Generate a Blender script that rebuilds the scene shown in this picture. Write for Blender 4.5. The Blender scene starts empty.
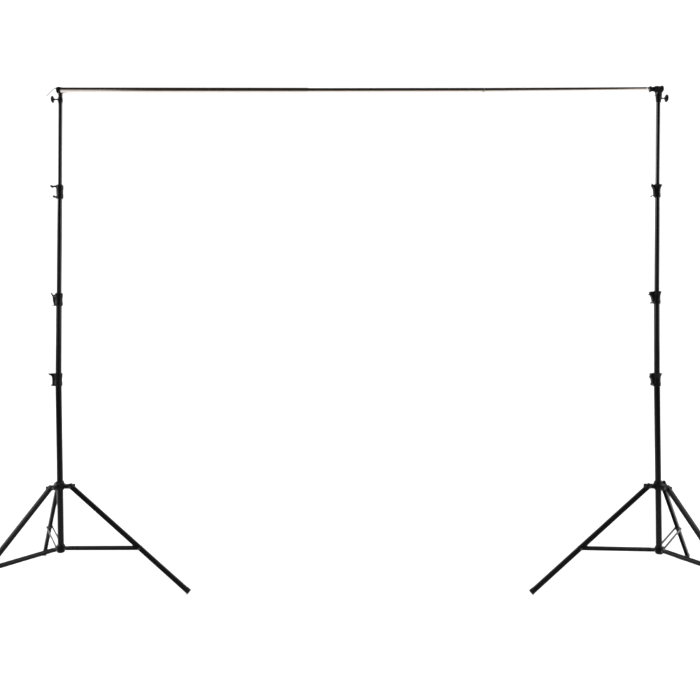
import bpy, bmesh, math
from mathutils import Vector, Matrix

S = bpy.context.scene
C = S.collection

# ------------------------------------------------------------------ camera
F_PX, HORIZON, CAM_H = 758.8, 318.8, 1.3665        # focal length / horizon row of the 700 px photograph
PXM = 200.0                                        # photograph pixels per metre in the plane of the stands
DIST = F_PX / PXM
cam_d = bpy.data.cameras.new('camera')
cam = bpy.data.objects.new('camera', cam_d)
C.objects.link(cam)
cam.location = (0, -DIST, CAM_H)
cam.rotation_euler = (math.radians(90), 0, 0)
cam_d.sensor_width = 36
cam_d.lens = 36 * F_PX / 700
cam_d.shift_y = -(350 - HORIZON) / 700
cam_d.clip_end = 200
S.camera = cam

# ------------------------------------------------------------------ world (dark studio) and lamps
w = bpy.data.worlds.new('World')
S.world = w
w.use_nodes = True
bg = w.node_tree.nodes['Background']
bg.inputs[0].default_value = (1, 0.86, 0.68, 1)
bg.inputs[1].default_value = 0.036
S.view_settings.view_transform = 'Standard'
S.view_settings.look = 'None'
S.view_settings.exposure = 0
S.view_settings.gamma = 1
S.cycles.filter_width = 2.7
S.view_settings.use_curve_mapping = False


def lamp(name, loc, target, sx, sy, power, col=(1, 1, 1)):
    d = bpy.data.lights.new(name, 'AREA')
    d.shape = 'RECTANGLE'
    d.size, d.size_y, d.energy, d.color = sx, sy, power, col
    o = bpy.data.objects.new(name, d)
    C.objects.link(o)
    o.location = loc
    o.rotation_euler = (Vector(target) - Vector(loc)).to_track_quat('-Z', 'Y').to_euler()
    return o


lamp('softbox_left', (-6.0, 0.2, 4.6), (0.6, 1.6, 0.4), 4.2, 4.2, 690)
lamp('softbox_right', (6.0, 0.2, 4.6), (-0.6, 1.6, 0.4), 4.2, 4.2, 690)
lamp('backdrop_lamp_left', (-5.2, -0.5, 2.6), (1.0, 4.3, 2.6), 2.0, 3.0, 150)
lamp('backdrop_lamp_right', (5.2, -0.5, 2.6), (-1.0, 4.3, 2.6), 2.0, 3.0, 150)

# two dim strip softboxes beside the camera: they give the pale streaks at the ends of the crossbar
lamp('strip_softbox_left', (-3.25, -4.1, 1.3), (-3.1, 0, 1.6), 1.7, 2.2, 16)
lamp('strip_softbox_right', (3.55, -4.1, 1.3), (3.4, 0, 1.6), 1.2, 2.2, 11)


# ------------------------------------------------------------------ materials
def mat(name, base, rough, spec=0.3, metal=0.0, nscale=60, rvar=0.06, bump=0.0, cvar=0.25):
    m = bpy.data.materials.new(name)
    m.use_nodes = True
    nt = m.node_tree
    b = nt.nodes['Principled BSDF']
    b.inputs['Metallic'].default_value = metal
    b.inputs['Specular IOR Level'].default_value = spec
    tc = nt.nodes.new('ShaderNodeTexCoord')
    n = nt.nodes.new('ShaderNodeTexNoise')
    n.inputs['Scale'].default_value = nscale
    n.inputs['Detail'].default_value = 4
    nt.links.new(tc.outputs['Object'], n.inputs['Vector'])
    r = nt.nodes.new('ShaderNodeMapRange')
    r.inputs['To Min'].default_value = max(rough - rvar, 0.02)
    r.inputs['To Max'].default_value = rough + rvar
    nt.links.new(n.outputs['Fac'], r.inputs['Value'])
    nt.links.new(r.outputs['Result'], b.inputs['Roughness'])
    mx = nt.nodes.new('ShaderNodeMix')
    mx.data_type = 'RGBA'
    mx.inputs['A'].default_value = tuple(c * (1 - cvar) for c in base) + (1,)
    mx.inputs['B'].default_value = tuple(c * (1 + cvar) for c in base) + (1,)
    nt.links.new(n.outputs['Fac'], mx.inputs['Factor'])
    nt.links.new(mx.outputs['Result'], b.inputs['Base Color'])
    if bump:
        bp = nt.nodes.new('ShaderNodeBump')
        bp.inputs['Strength'].default_value = bump
        bp.inputs['Distance'].default_value = 0.0005
        nt.links.new(n.outputs['Fac'], bp.inputs['Height'])
        nt.links.new(bp.outputs['Normal'], b.inputs['Normal'])
    return m


M_METAL = mat('black_anodised_metal', (0.003, 0.003, 0.003), 0.17, 0.30)
M_BASE = mat('black_satin_metal', (0.003, 0.003, 0.003), 0.24, 0.10)
M_LEG = mat('black_painted_steel', (0.003, 0.003, 0.003), 0.42, 0.06, nscale=90, bump=0.15)
M_PLAST = mat('black_moulded_plastic', (0.003, 0.003, 0.003), 0.42, 0.08, nscale=300, bump=0.25)
M_RUBBER = mat('black_rubber', (0.005, 0.005, 0.005), 0.8, 0.1, nscale=200, bump=0.3)
M_STEEL = mat('bare_steel', (0.42, 0.41, 0.40), 0.3, 0.5, 1.0)
M_BOLT = mat('blackened_steel', (0.05, 0.05, 0.05), 0.35, 0.4, 1.0)
M_BAR = mat('brownish_satin_metal_tube', (0.58, 0.53, 0.50), 0.15, 0.5, 1.0, nscale=25, rvar=0.04, cvar=0.06)
M_RING = mat('dark_worn_metal', (0.07, 0.068, 0.062), 0.5, 0.2)
M_WIRE = mat('dull_grey_wire', (0.16, 0.16, 0.155), 0.5, 0.3)
M_WHITE = mat('white_studio_paper', (0.86, 0.86, 0.86), 0.9, 0.1, nscale=2, cvar=0.01)


# ------------------------------------------------------------------ mesh helpers
def link(name, bm, m, parent=None, smooth=35):
    me = bpy.data.meshes.new(name)
    bmesh.ops.recalc_face_normals(bm, faces=bm.faces)
    ang = math.radians(smooth)
    for f in bm.faces:
        f.smooth = True
    for e in bm.edges:
        e.smooth = len(e.link_faces) == 2 and e.calc_face_angle(0) < ang
    bm.to_mesh(me)
    bm.free()
    me.materials.append(m)
    o = bpy.data.objects.new(name, me)
    C.objects.link(o)
    if parent:
        o.parent = parent
    return o


def frame(d, up=Vector((0, 0, 1))):
    """orthonormal (along, side, up) with side horizontal when possible"""
    d = Vector(d).normalized()
    if abs(d.dot(up)) > 0.99:
        up = Vector((0, 1, 0))
    s = up.cross(d).normalized()
    return d, s, d.cross(s)


def ring(bm, c, s, u, r, n):
    return [bm.verts.new(c + s * (r * math.cos(2 * math.pi * i / n)) + u * (r * math.sin(2 * math.pi * i / n)))
            for i in range(n)]


def lathe(bm, p0, d, prof, n=28):
    """profile of (distance along d, radius), closed with caps"""
    p0 = Vector(p0)
    d, s, u = frame(d)
    prev = None
    for t, r in prof:
        cur = ring(bm, p0 + d * t, s, u, max(r, 1e-5), n)
        if prev:
            for i in range(n):
                bm.faces.new((prev[i], prev[(i + 1) % n], cur[(i + 1) % n], cur[i]))
        else:
            bm.faces.new(cur[::-1])
        prev = cur
    bm.faces.new(prev)


def rod(bm, p0, p1, r, r1=None, n=28, ch=None):
    p0, p1 = Vector(p0), Vector(p1)
    L = (p1 - p0).length
    r1 = r if r1 is None else r1
    ch = min(r, r1, L / 2) * 0.15 if ch is None else ch
    lathe(bm, p0, p1 - p0, [(0, r - ch), (ch, r), (L - ch, r1), (L, r1 - ch)], n)


def prism(bm, pts, a, ex):
    """closed outline pts (Vectors) pushed along ex"""
    A = [bm.verts.new(p) for p in pts]
    B = [bm.verts.new(p + ex) for p in pts]
    n = len(pts)
    bm.faces.new(A[::-1])
    bm.faces.new(B)
    for i in range(n):
        bm.faces.new((A[i], A[(i + 1) % n], B[(i + 1) % n], B[i]))


def box(bm, c, ax, ay, az, sx, sy, sz, bev=0.0015):
    """bevelled box about c with axes and full sizes"""
    c = Vector(c)
    ax, ay, az = Vector(ax), Vector(ay), Vector(az)
    b = bmesh.new()
    bmesh.ops.create_cube(b, size=1)
    for v in b.verts:
        v.co = Vector((v.co.x * sx, v.co.y * sy, v.co.z * sz))
    if bev:
        bmesh.ops.bevel(b, geom=list(b.edges), offset=bev, segments=2, affect='EDGES', profile=0.6)
    mp = {}
    for v in b.verts:
        mp[v] = bm.verts.new(c + ax * v.co.x + ay * v.co.y + az * v.co.z)
    for f in b.faces:
        bm.faces.new([mp[v] for v in f.verts])
    b.free()


def outline_plate(bm, pts, y0, y1, bev=0.001):
    """outline of (x, z) points, from depth y0 to y1, edges bevelled"""
    b = bmesh.new()
    A = [b.verts.new((x, y0, z)) for x, z in pts]
    B = [b.verts.new((x, y1, z)) for x, z in pts]
    n = len(pts)
    b.faces.new(A)
    b.faces.new(B[::-1])
    for i in range(n):
        b.faces.new((A[(i + 1) % n], A[i], B[i], B[(i + 1) % n]))
    bmesh.ops.recalc_face_normals(b, faces=b.faces)
    bmesh.ops.bevel(b, geom=list(b.edges), offset=bev, segments=2, affect='EDGES', profile=0.6)
    mp = {v: bm.verts.new(v.co) for v in b.verts}
    for f in b.faces:
        bm.faces.new([mp[v] for v in f.verts])
    b.free()


def wire(bm, pts, r, n=10):
    pts = [Vector(p) for p in pts]
    rings = []
    for i, p in enumerate(pts):
        d = (pts[min(i + 1, len(pts) - 1)] - pts[max(i - 1, 0)])
        d, s, u = frame(d, Vector((0, 1, 0)))
        rings.append(ring(bm, p, s, u, r, n))
    for a, b in zip(rings, rings[1:]):
        for i in range(n):
            bm.faces.new((a[i], a[(i + 1) % n], b[(i + 1) % n], b[i]))
    bm.faces.new(rings[0][::-1])
    bm.faces.new(rings[-1])


def thing(name, label, cat, loc, group=None):
    o = bpy.data.objects.new(name, None)
    C.objects.link(o)
    o.location = loc
    o.empty_display_size = 0.1
    o['label'], o['category'] = label, cat
    if group:
        o['group'] = group
    return o


def ZY(py):
    return CAM_H + (HORIZON - py) / PXM


# ------------------------------------------------------------------ setting: white seamless floor and backdrop
HW, YB, RB, ZT, YF = 9.0, 2.7, 1.6, 7.0, -3.0
bm = bmesh.new()
nx, ny = 36, 24
g = [[bm.verts.new((-HW + 2 * HW * i / nx, YF + (YB - YF) * j / ny, 0)) for i in range(nx + 1)] for j in range(ny + 1)]
for j in range(ny):
    for i in range(nx):
        bm.faces.new((g[j][i], g[j][i + 1], g[j + 1][i + 1], g[j + 1][i]))
fl = link('floor', bm, M_WHITE)
fl['kind'] = 'structure'
bm = bmesh.new()
prof = [(YB + RB * math.sin(a), RB - RB * math.cos(a)) for a in [math.pi / 2 * k / 24 for k in range(25)]]
prof += [(YB + RB, RB + (ZT - RB) * k / 10) for k in range(1, 11)]
g = [[bm.verts.new((-HW + 2 * HW * i / nx, y, z)) for i in range(nx + 1)] for y, z in prof]
for j in range(len(prof) - 1):
    for i in range(nx):
        bm.faces.new((g[j][i], g[j][i + 1], g[j + 1][i + 1], g[j + 1][i]))
bd = link('backdrop', bm, M_WHITE)
bd['kind'] = 'structure'

# ------------------------------------------------------------------ light stands
R_FOOT, R_TOP, T_JOINT, Z_FOOT = 0.6535, 0.0584, 0.586, 0.013
G_STAND = 'tripod stands carrying the crossbar'


def make_leg(root, az, zt, zh):
    a = math.radians(az)
    out = Vector((math.cos(a), math.sin(a), 0))
    top = out * R_TOP + Vector((0, 0, zt))
    foot = out * R_FOOT + Vector((0, 0, Z_FOOT))
    d, s, u = frame(foot - top)
    if u.z < 0:
        s, u = -s, -u
    # inverted U channel, rounded shoulders, open below
    hw, hh, t = 0.0105, 0.0112, 0.002
    k = 0.004
    outer = [(-hw, -hh), (-hw, hh - k), (-hw + k * .3, hh - k * .3), (-hw + k, hh),
             (hw - k, hh), (hw - k * .3, hh - k * .3), (hw, hh - k), (hw, -hh)]
    inner = [(hw - t, -hh), (hw - t, hh - k), (hw - k, hh - t), (-hw + k, hh - t), (-hw + t, hh - k), (-hw + t, -hh)]
    st = top - d * 0.013
    L = (foot - st).length
    bm = bmesh.new()
    prism(bm, [st + s * x + u * y for x, y in outer + inner], None, d * L)
    leg = link('leg', bm, M_LEG, root)
    # rubber foot, flattened where it meets the floor
    bm = bmesh.new()
    box(bm, foot - d * 0.009, d, s, u, 0.024, 0.0216, 0.0230, 0.002)
    for v in bm.verts:
        v.co.z = max(v.co.z, 0.0008)
    link('rubber_foot', bm, M_RUBBER, leg)
    # pivot bolt through the collar fork
    bm = bmesh.new()
    rod(bm, top - s * 0.0185, top + s * 0.0185, 0.0045, n=14)
    lathe(bm, top - s * 0.0215, s, [(0, .005), (.001, .0068), (.0035, .0068)], 6)
    lathe(bm, top + s * 0.0180, s, [(0, .0068), (.003, .0068), (.004, .005)], 6)
    link('pivot_bolt', bm, M_BOLT, leg)
    # brace: two flat straps either side of the channel
    joint = top + (foot - top) * T_JOINT
    hub = out * 0.034 + Vector((0, 0, zh))
    bd_, bs, bu = frame(joint - hub)
    if bu.z < 0:
        bs, bu = -bs, -bu
    bm = bmesh.new()
    for sg in (-1, 1):
        box(bm, (hub + joint) / 2 + bs * (0.0142 * sg), bd_, bs, bu, (joint - hub).length + 0.014, 0.0042, 0.0150, 0.0010)
    # spacer webs that tie the straps together
    br = link('brace', bm, M_LEG, root)
    for p in (hub, joint):
        bm = bmesh.new()
        rod(bm, p - bs * 0.0165, p + bs * 0.0165, 0.0035, n=12)
        lathe(bm, p - bs * 0.0185, bs, [(0, .004), (.001, .0056), (.003, .0056)], 12)
        lathe(bm, p + bs * 0.0155, bs, [(0, .0056), (.002, .0056), (.003, .004)], 12)
        link('rivet', bm, M_BOLT, br)


def make_clamp(root, cx, cz, r, h, sgn, flare, ear_pts, knob, bolts):
    """split collar: sleeve with flared rim, clamping ear, T-shaped locking knob"""
    bm = bmesh.new()
    lathe(bm, (cx, 0, cz - h / 2), (0, 0, 1),
          [(0, r + .0022), (.002, r + .0042), (h * .30, r + .0046), (h * .34, r + .0034), (h * .60, r + .0034),
           (h * .70, r + .0046), (h * .86, r + .0046 + flare * .5), (h * .93, r + .0046 + flare), (h - .001, r + .0040 + flare),
           (h, r + .0015)], 32)
    col = link('clamp_collar', bm, M_PLAST, root)
    bm = bmesh.new()
    for y0, y1 in ((-.0125, -.0025), (.0025, .0125)):          # two jaws with the clamping slot between
        outline_plate(bm, [(cx + x, cz + z) for x, z in ear_pts], y0, y1, .0012)
    link('clamp_ear', bm, M_PLAST, col)
    kx, kz, stem, length, thick, tilt, yd = knob
    bm = bmesh.new()
    p = Vector((cx + kx, yd, cz + kz))
    q = Vector((cx, yd, cz + kz))
    rod(bm, q, p, stem, n=14)
    ax = Vector((-math.sin(tilt) * .2, -math.cos(tilt), math.sin(tilt))).normalized()
    _, s_, u_ = frame(ax)
    # butterfly wing head
    for sg in (-1, 1):
        lathe(bm, p, ax * sg, [(0, thick * .75), (length * .25, thick * .8), (length * .42, thick), (length * .5, thick * .7)], 16)
    link('wing_knob', bm, M_PLAST, col)
    for bx, bz, br, bl in bolts:
        bm = bmesh.new()
        pa, pb = Vector((cx + bx, -.0165, cz + bz)), Vector((cx + bx, .0165, cz + bz))
        rod(bm, pa, pb, br * .6, n=12)
        lathe(bm, pa - Vector((0, .002, 0)), (0, 1, 0), [(0, br * .75), (.0012, br), (.0045, br)], 6)
        lathe(bm, pb - Vector((0, .0025, 0)), (0, 1, 0), [(0, br), (.0035, br), (.0045, br * .8)], 6)
        if bl:
            rod(bm, (cx, -.006, cz + bz), (cx + bx + bl, -.006, cz + bz), br * .7, n=12)
        link('clamp_bolt', bm, M_BOLT, col)
    return col


def make_stand(label, x0px, path, radii, az, zt, zh, clamps, side):
    x0 = (x0px - 350) / PXM
    root = thing('tripod_stand', label, 'tripod stand', (x0, 0, 0), G_STAND)

    def P(px, py, y=0.0):
        return Vector(((px - 350) / PXM - x0, y, ZY(py)))
    # telescoping pole, each section its own mesh, running a little into the collar above it
    n = len(path) - 1
    for i in range(n):
        a, b = P(*path[i]), P(*path[i + 1])
        e = (b - a).normalized()
        bm = bmesh.new()
        rod(bm, a if i == 0 else a - e * 0.02, b + e * (0.028 if i < n - 1 else 0), radii[i], n=36, ch=.0015)
        link('pole_section', bm, M_METAL if i else M_BASE, root)
    # leg collar with three forks
    base, nxt = P(*path[0]), P(*path[1])

    def axis(z):
        k = (z - base.z) / (nxt.z - base.z)
        return base + (nxt - base) * k
    c = axis(zt)
    bm = bmesh.new()
    rb = radii[0]
    lathe(bm, (c.x, 0, zt - .020), (0, 0, 1), [(0, rb + .001), (.002, rb + .004), (.010, rb + .005), (.012, rb + .0085),
          (.032, rb + .0085), (.034, rb + .006), (.044, rb + .0045), (.046, rb + .001)], 36)
    for a in az:
        a = math.radians(a)
        o = Vector((math.cos(a), math.sin(a), 0))
        s = Vector((-o.y, o.x, 0))
        for sg in (-1, 1):
            box(bm, o * (.018 + (R_TOP + .015 - .018) / 2) + s * (.0142 * sg) + Vector((c.x * .5, 0, zt)), o, s, Vector((0, 0, 1)),
                R_TOP + .015 - .018, .0045, .021, .0012)
        box(bm, o * .030 + Vector((c.x * .5, 0, zt + .006)), o, s, Vector((0, 0, 1)), .022, .026, .010, .0012)
    link('leg_collar', bm, M_PLAST, root)
    # locking screw of the leg collar
    lk = math.radians(-62 if side < 0 else 18)
    bm = bmesh.new()
    o = Vector((math.cos(lk), math.sin(lk), 0))
    lathe(bm, o * (rb + .004) + Vector((c.x, 0, zt + .016)), o, [(0, .004), (.010, .004), (.011, .009), (.013, .0105), (.020, .0105), (.022, .008)], 14)
    link('locking_screw', bm, M_PLAST, root)
    # lower hub for the braces
    bm = bmesh.new()
    hx = base.x
    lathe(bm, (hx, 0, zh - .026), (0, 0, 1), [(0, .006), (.004, rb + .001), (.007, rb + .0035), (.014, rb + .0045),
          (.040, rb + .0045), (.043, rb + .0025), (.045, rb + .0005)], 36)
    for a in az:
        a = math.radians(a)
        o = Vector((math.cos(a), math.sin(a), 0))
        s = Vector((-o.y, o.x, 0))
        box(bm, o * .029 + Vector((hx * .5, 0, zh)), o, s, Vector((0, 0, 1)), .030, .0235, .017, .0012)
    link('brace_hub', bm, M_PLAST, root)
    for a in az:
        make_leg(root, a, zt, zh)
    for i, (py, h, flare, ear, knob, bolts) in enumerate(clamps):
        # collar sits where section i hands over to section i+1
        pt = P(*path[i + 1])
        make_clamp(root, pt.x, ZY(py), radii[i], h, side, flare, ear, knob, bolts)
    return root, P


px = 1 / PXM
# ---- left stand
BASE_Z = 551
L_path = [(61.0, BASE_Z), (58.5, 379.5), (59.0, 299.5), (60.0, 191.5), (60.4, 93.0)]
R_path = [(659.0, BASE_Z), (656.9, 379.5), (656.8, 297.5), (657.4, 191.0), (658.5, 91.5)]
RAD = [0.0158, 0.0151, 0.0132, 0.0120]
L_clamps = [
    (379.5, .066, .0005,
     [(-.010, -.034), (-.028, -.033), (-.029, .010), (-.034, .021), (-.041, .032), (-.010, .033)],
     (-.043, .026, .0045, .020, .0046, .5, -.004), [(-.027, -.027, .0060, -.006)]),
    (299.5, .066, .0005,
     [(-.010, -.031), (-.022, -.030), (-.028, -.004), (-.029, .012), (-.018, .016), (-.010, .030)],
     (-.029, .021, .0045, .028, .0058, .9, -.010), [(-.026, -.030, .0040, -.009)]),
    (191.8, .070, .0,
     [(-.008, -.030), (-.015, -.029), (-.016, .010), (-.018, .034), (-.008, .035)],
     (-.040, .026, .0062, .020, .0068, .2, -.004), [(-.0235, -.026, .0085, 0)]),
]
R_clamps = [
    (379.5, .068, .0055,
     [(-.010, -.032), (-.028, -.032), (-.029, -.004), (-.034, .008), (-.034, .032), (-.010, .034)],
     (-.038, .016, .0045, .022, .0036, .3, -.004), [(-.026, -.024, .0040, -.006)]),
    (297.5, .066, .0045,
     [(-.010, -.032), (-.021, -.031), (-.028, .000), (-.036, .018), (-.036, .031), (-.010, .033)],
     (-.040, .016, .0045, .020, .0042, .2, -.004), [(-.023, -.027, .0062, -.004)]),
    (191.0, .066, .0075,
     [(-.008, -.028), (-.018, -.026), (-.021, .010), (-.030, .030), (-.008, .032)],
     (-.030, .029, .0045, .020, .0048, .7, -.004), [(-.0245, -.024, .0062, 0)]),
]
left, PL = make_stand(
    'black tripod stand under the thick pale-edged crossbar end, with a short small bar holder',
    59.74, L_path, RAD, [-2.73, -119.57, 118.2], .530, .2205, L_clamps, -1)
right, PR = make_stand(
    'black tripod stand under the thin crossbar end, topped by a wide T-shaped spool bracket',
    659.74, R_path, RAD, [183.45, -70.4, 54.7], .531, .2135, R_clamps, 1)


# ---- top fittings
def side_knob(root, a, b, rad, thick):
    """screw knob: stem from a to b, domed head beyond"""
    d = (b - a).normalized()
    bm = bmesh.new()
    L = (b - a).length
    lathe(bm, a, d, [(0, .0046), (L, .0046), (L + .001, .0060)], 14)
    # head with scalloped grip
    n = 36
    _, s, u = frame(d)
    prev = None
    for t, k in [(0, .55), (.002, .92), (thick * .35, 1.0), (thick * .7, .98), (thick * .92, .8), (thick, .5)]:
        cur = []
        for i in range(n):
            th = 2 * math.pi * i / n
            r = rad * k * (1 + .05 * math.cos(8 * th))
            cur.append(bm.verts.new(b + d * t + s * r * math.cos(th) + u * r * math.sin(th)))
        if prev:
            for i in range(n):
                bm.faces.new((prev[i], prev[(i + 1) % n], cur[(i + 1) % n], cur[i]))
        else:
            bm.faces.new(cur[::-1])
        prev = cur
    bm.faces.new(prev)
    return link('tightening_knob', bm, M_PLAST, root)


# left holder: short socket standing on the spigot, open towards the bar
bm = bmesh.new()
lathe(bm, PL(60.35, 102.5), (0, 0, 1), [(0, .0124), (.002, .0132), (.020, .0132), (.024, .0122), (.036, .0105), (.040, .0105)], 32)
lathe(bm, PL(56.2, 90.2), (1, 0, 0), [(0, .008), (.003, .0160), (.012, .0185), (.016, .0185), (.019, .0170), (.026, .0170), (.028, .0150)], 32)
outline_plate(bm, [((59.0 - 350) / PXM - left.location.x, ZY(97)), ((62.2 - 350) / PXM - left.location.x, ZY(97)),
                   ((61.6 - 350) / PXM - left.location.x, ZY(91)), ((57.4 - 350) / PXM - left.location.x, ZY(91))], -.010, .010)
link('bar_holder', bm, M_PLAST, left)
side_knob(left, PL(58.5, 99.4), PL(53.8, 99.4), .0185, .0125)
bm = bmesh.new()
wire(bm, [PL(57.4, 88.4, -.010), PL(55.4, 89.3, -.013), PL(53.2, 91.2, -.014), PL(51.0, 93.4, -.014), PL(48.8, 95.6, -.012), PL(46.4, 96.9, -.010)], .0032)
link('wire_clip', bm, M_WIRE, left)

# right holder: spool shaped crosspiece on a tapered neck
bm = bmesh.new()
lathe(bm, PR(649.4, 89.1), (1, 0, 0), [(0, .010), (.001, .0165), (.006, .0165), (.009, .0125), (.024, .0130), (.028, .0168),
      (.044, .0172), (.048, .0158), (.054, .0158), (.056, .0178), (.066, .0178), (.069, .0140)], 32)
outline_plate(bm, [((655.2 - 350) / PXM - right.location.x, ZY(91)), ((661.6 - 350) / PXM - right.location.x, ZY(91)),
                   ((661.2 - 350) / PXM - right.location.x, ZY(100)), ((656.4 - 350) / PXM - right.location.x, ZY(100))], -.011, .011)
lathe(bm, PR(658.5, 102.5), (0, 0, 1), [(0, .0122), (.002, .0132), (.008, .0136), (.022, .0150), (.026, .0130)], 32)
link('bar_holder', bm, M_PLAST, right)
side_knob(right, PR(660.0, 98.3), PR(665.2, 98.3), .0200, .0135)
bm = bmesh.new()
wire(bm, [PR(656.6, 93.0, -.010), PR(654.8, 94.6, -.012), PR(653.0, 96.4, -.012), PR(651.4, 97.2, -.010)], .0022)
link('wire_clip', bm, M_WIRE, right)

# ------------------------------------------------------------------ crossbar
bar = thing('crossbar', 'long thin three-section metal crossbar spanning level between the tops of the two tripod stands',
            'crossbar', (0, 0, ZY(90)))


def B(pxx, py):
    return Vector(((pxx - 350) / PXM, 0, ZY(py) - ZY(90)))


# sections: start, end, radius at start and end (the tube steps down at each joint)
for (xa, ya), (xb, yb), ra, rb in [((61.2, 90.4), (308.0, 90.5), .0162, .0145),
                                   ((308.0, 90.5), (484.2, 90.2), .0130, .0128),
                                   ((484.2, 90.2), (648.6, 88.8), .0125, .0102)]:
    bm = bmesh.new()
    rod(bm, B(xa, ya), B(xb, yb), ra, rb, n=40, ch=.001)
    link('bar_section', bm, M_BAR, bar)
# first joint: dark tapered shoulder; second joint: narrow dark ring with a worn lip
bm = bmesh.new()
lathe(bm, B(306.9, 90.5), (1, 0, 0), [(0, .0130), (.0004, .0147), (.0046, .0147), (.0088, .0132), (.0094, .0120)], 36)
link('joint_ring', bm, M_BAR, bar)
bm = bmesh.new()
lathe(bm, B(482.2, 90.15), (1, 0, 0), [(0, .0115), (.0006, .0131), (.0046, .0131), (.0052, .0115)], 36)
j = link('joint_ring', bm, M_RING, bar)
bm = bmesh.new()
lathe(bm, B(483.7, 90.15), (1, 0, 0), [(0, .0115), (.0004, .0128), (.0036, .0128), (.0040, .0115)], 36)
link('bare_ring', bm, M_WIRE, j)
bm = bmesh.new()
lathe(bm, B(646.4, 88.9), (1, 0, 0), [(0, .0098), (.001, .0110), (.008, .0110), (.010, .0085), (.022, .0085)], 28)
link('end_cap', bm, M_STEEL, bar)
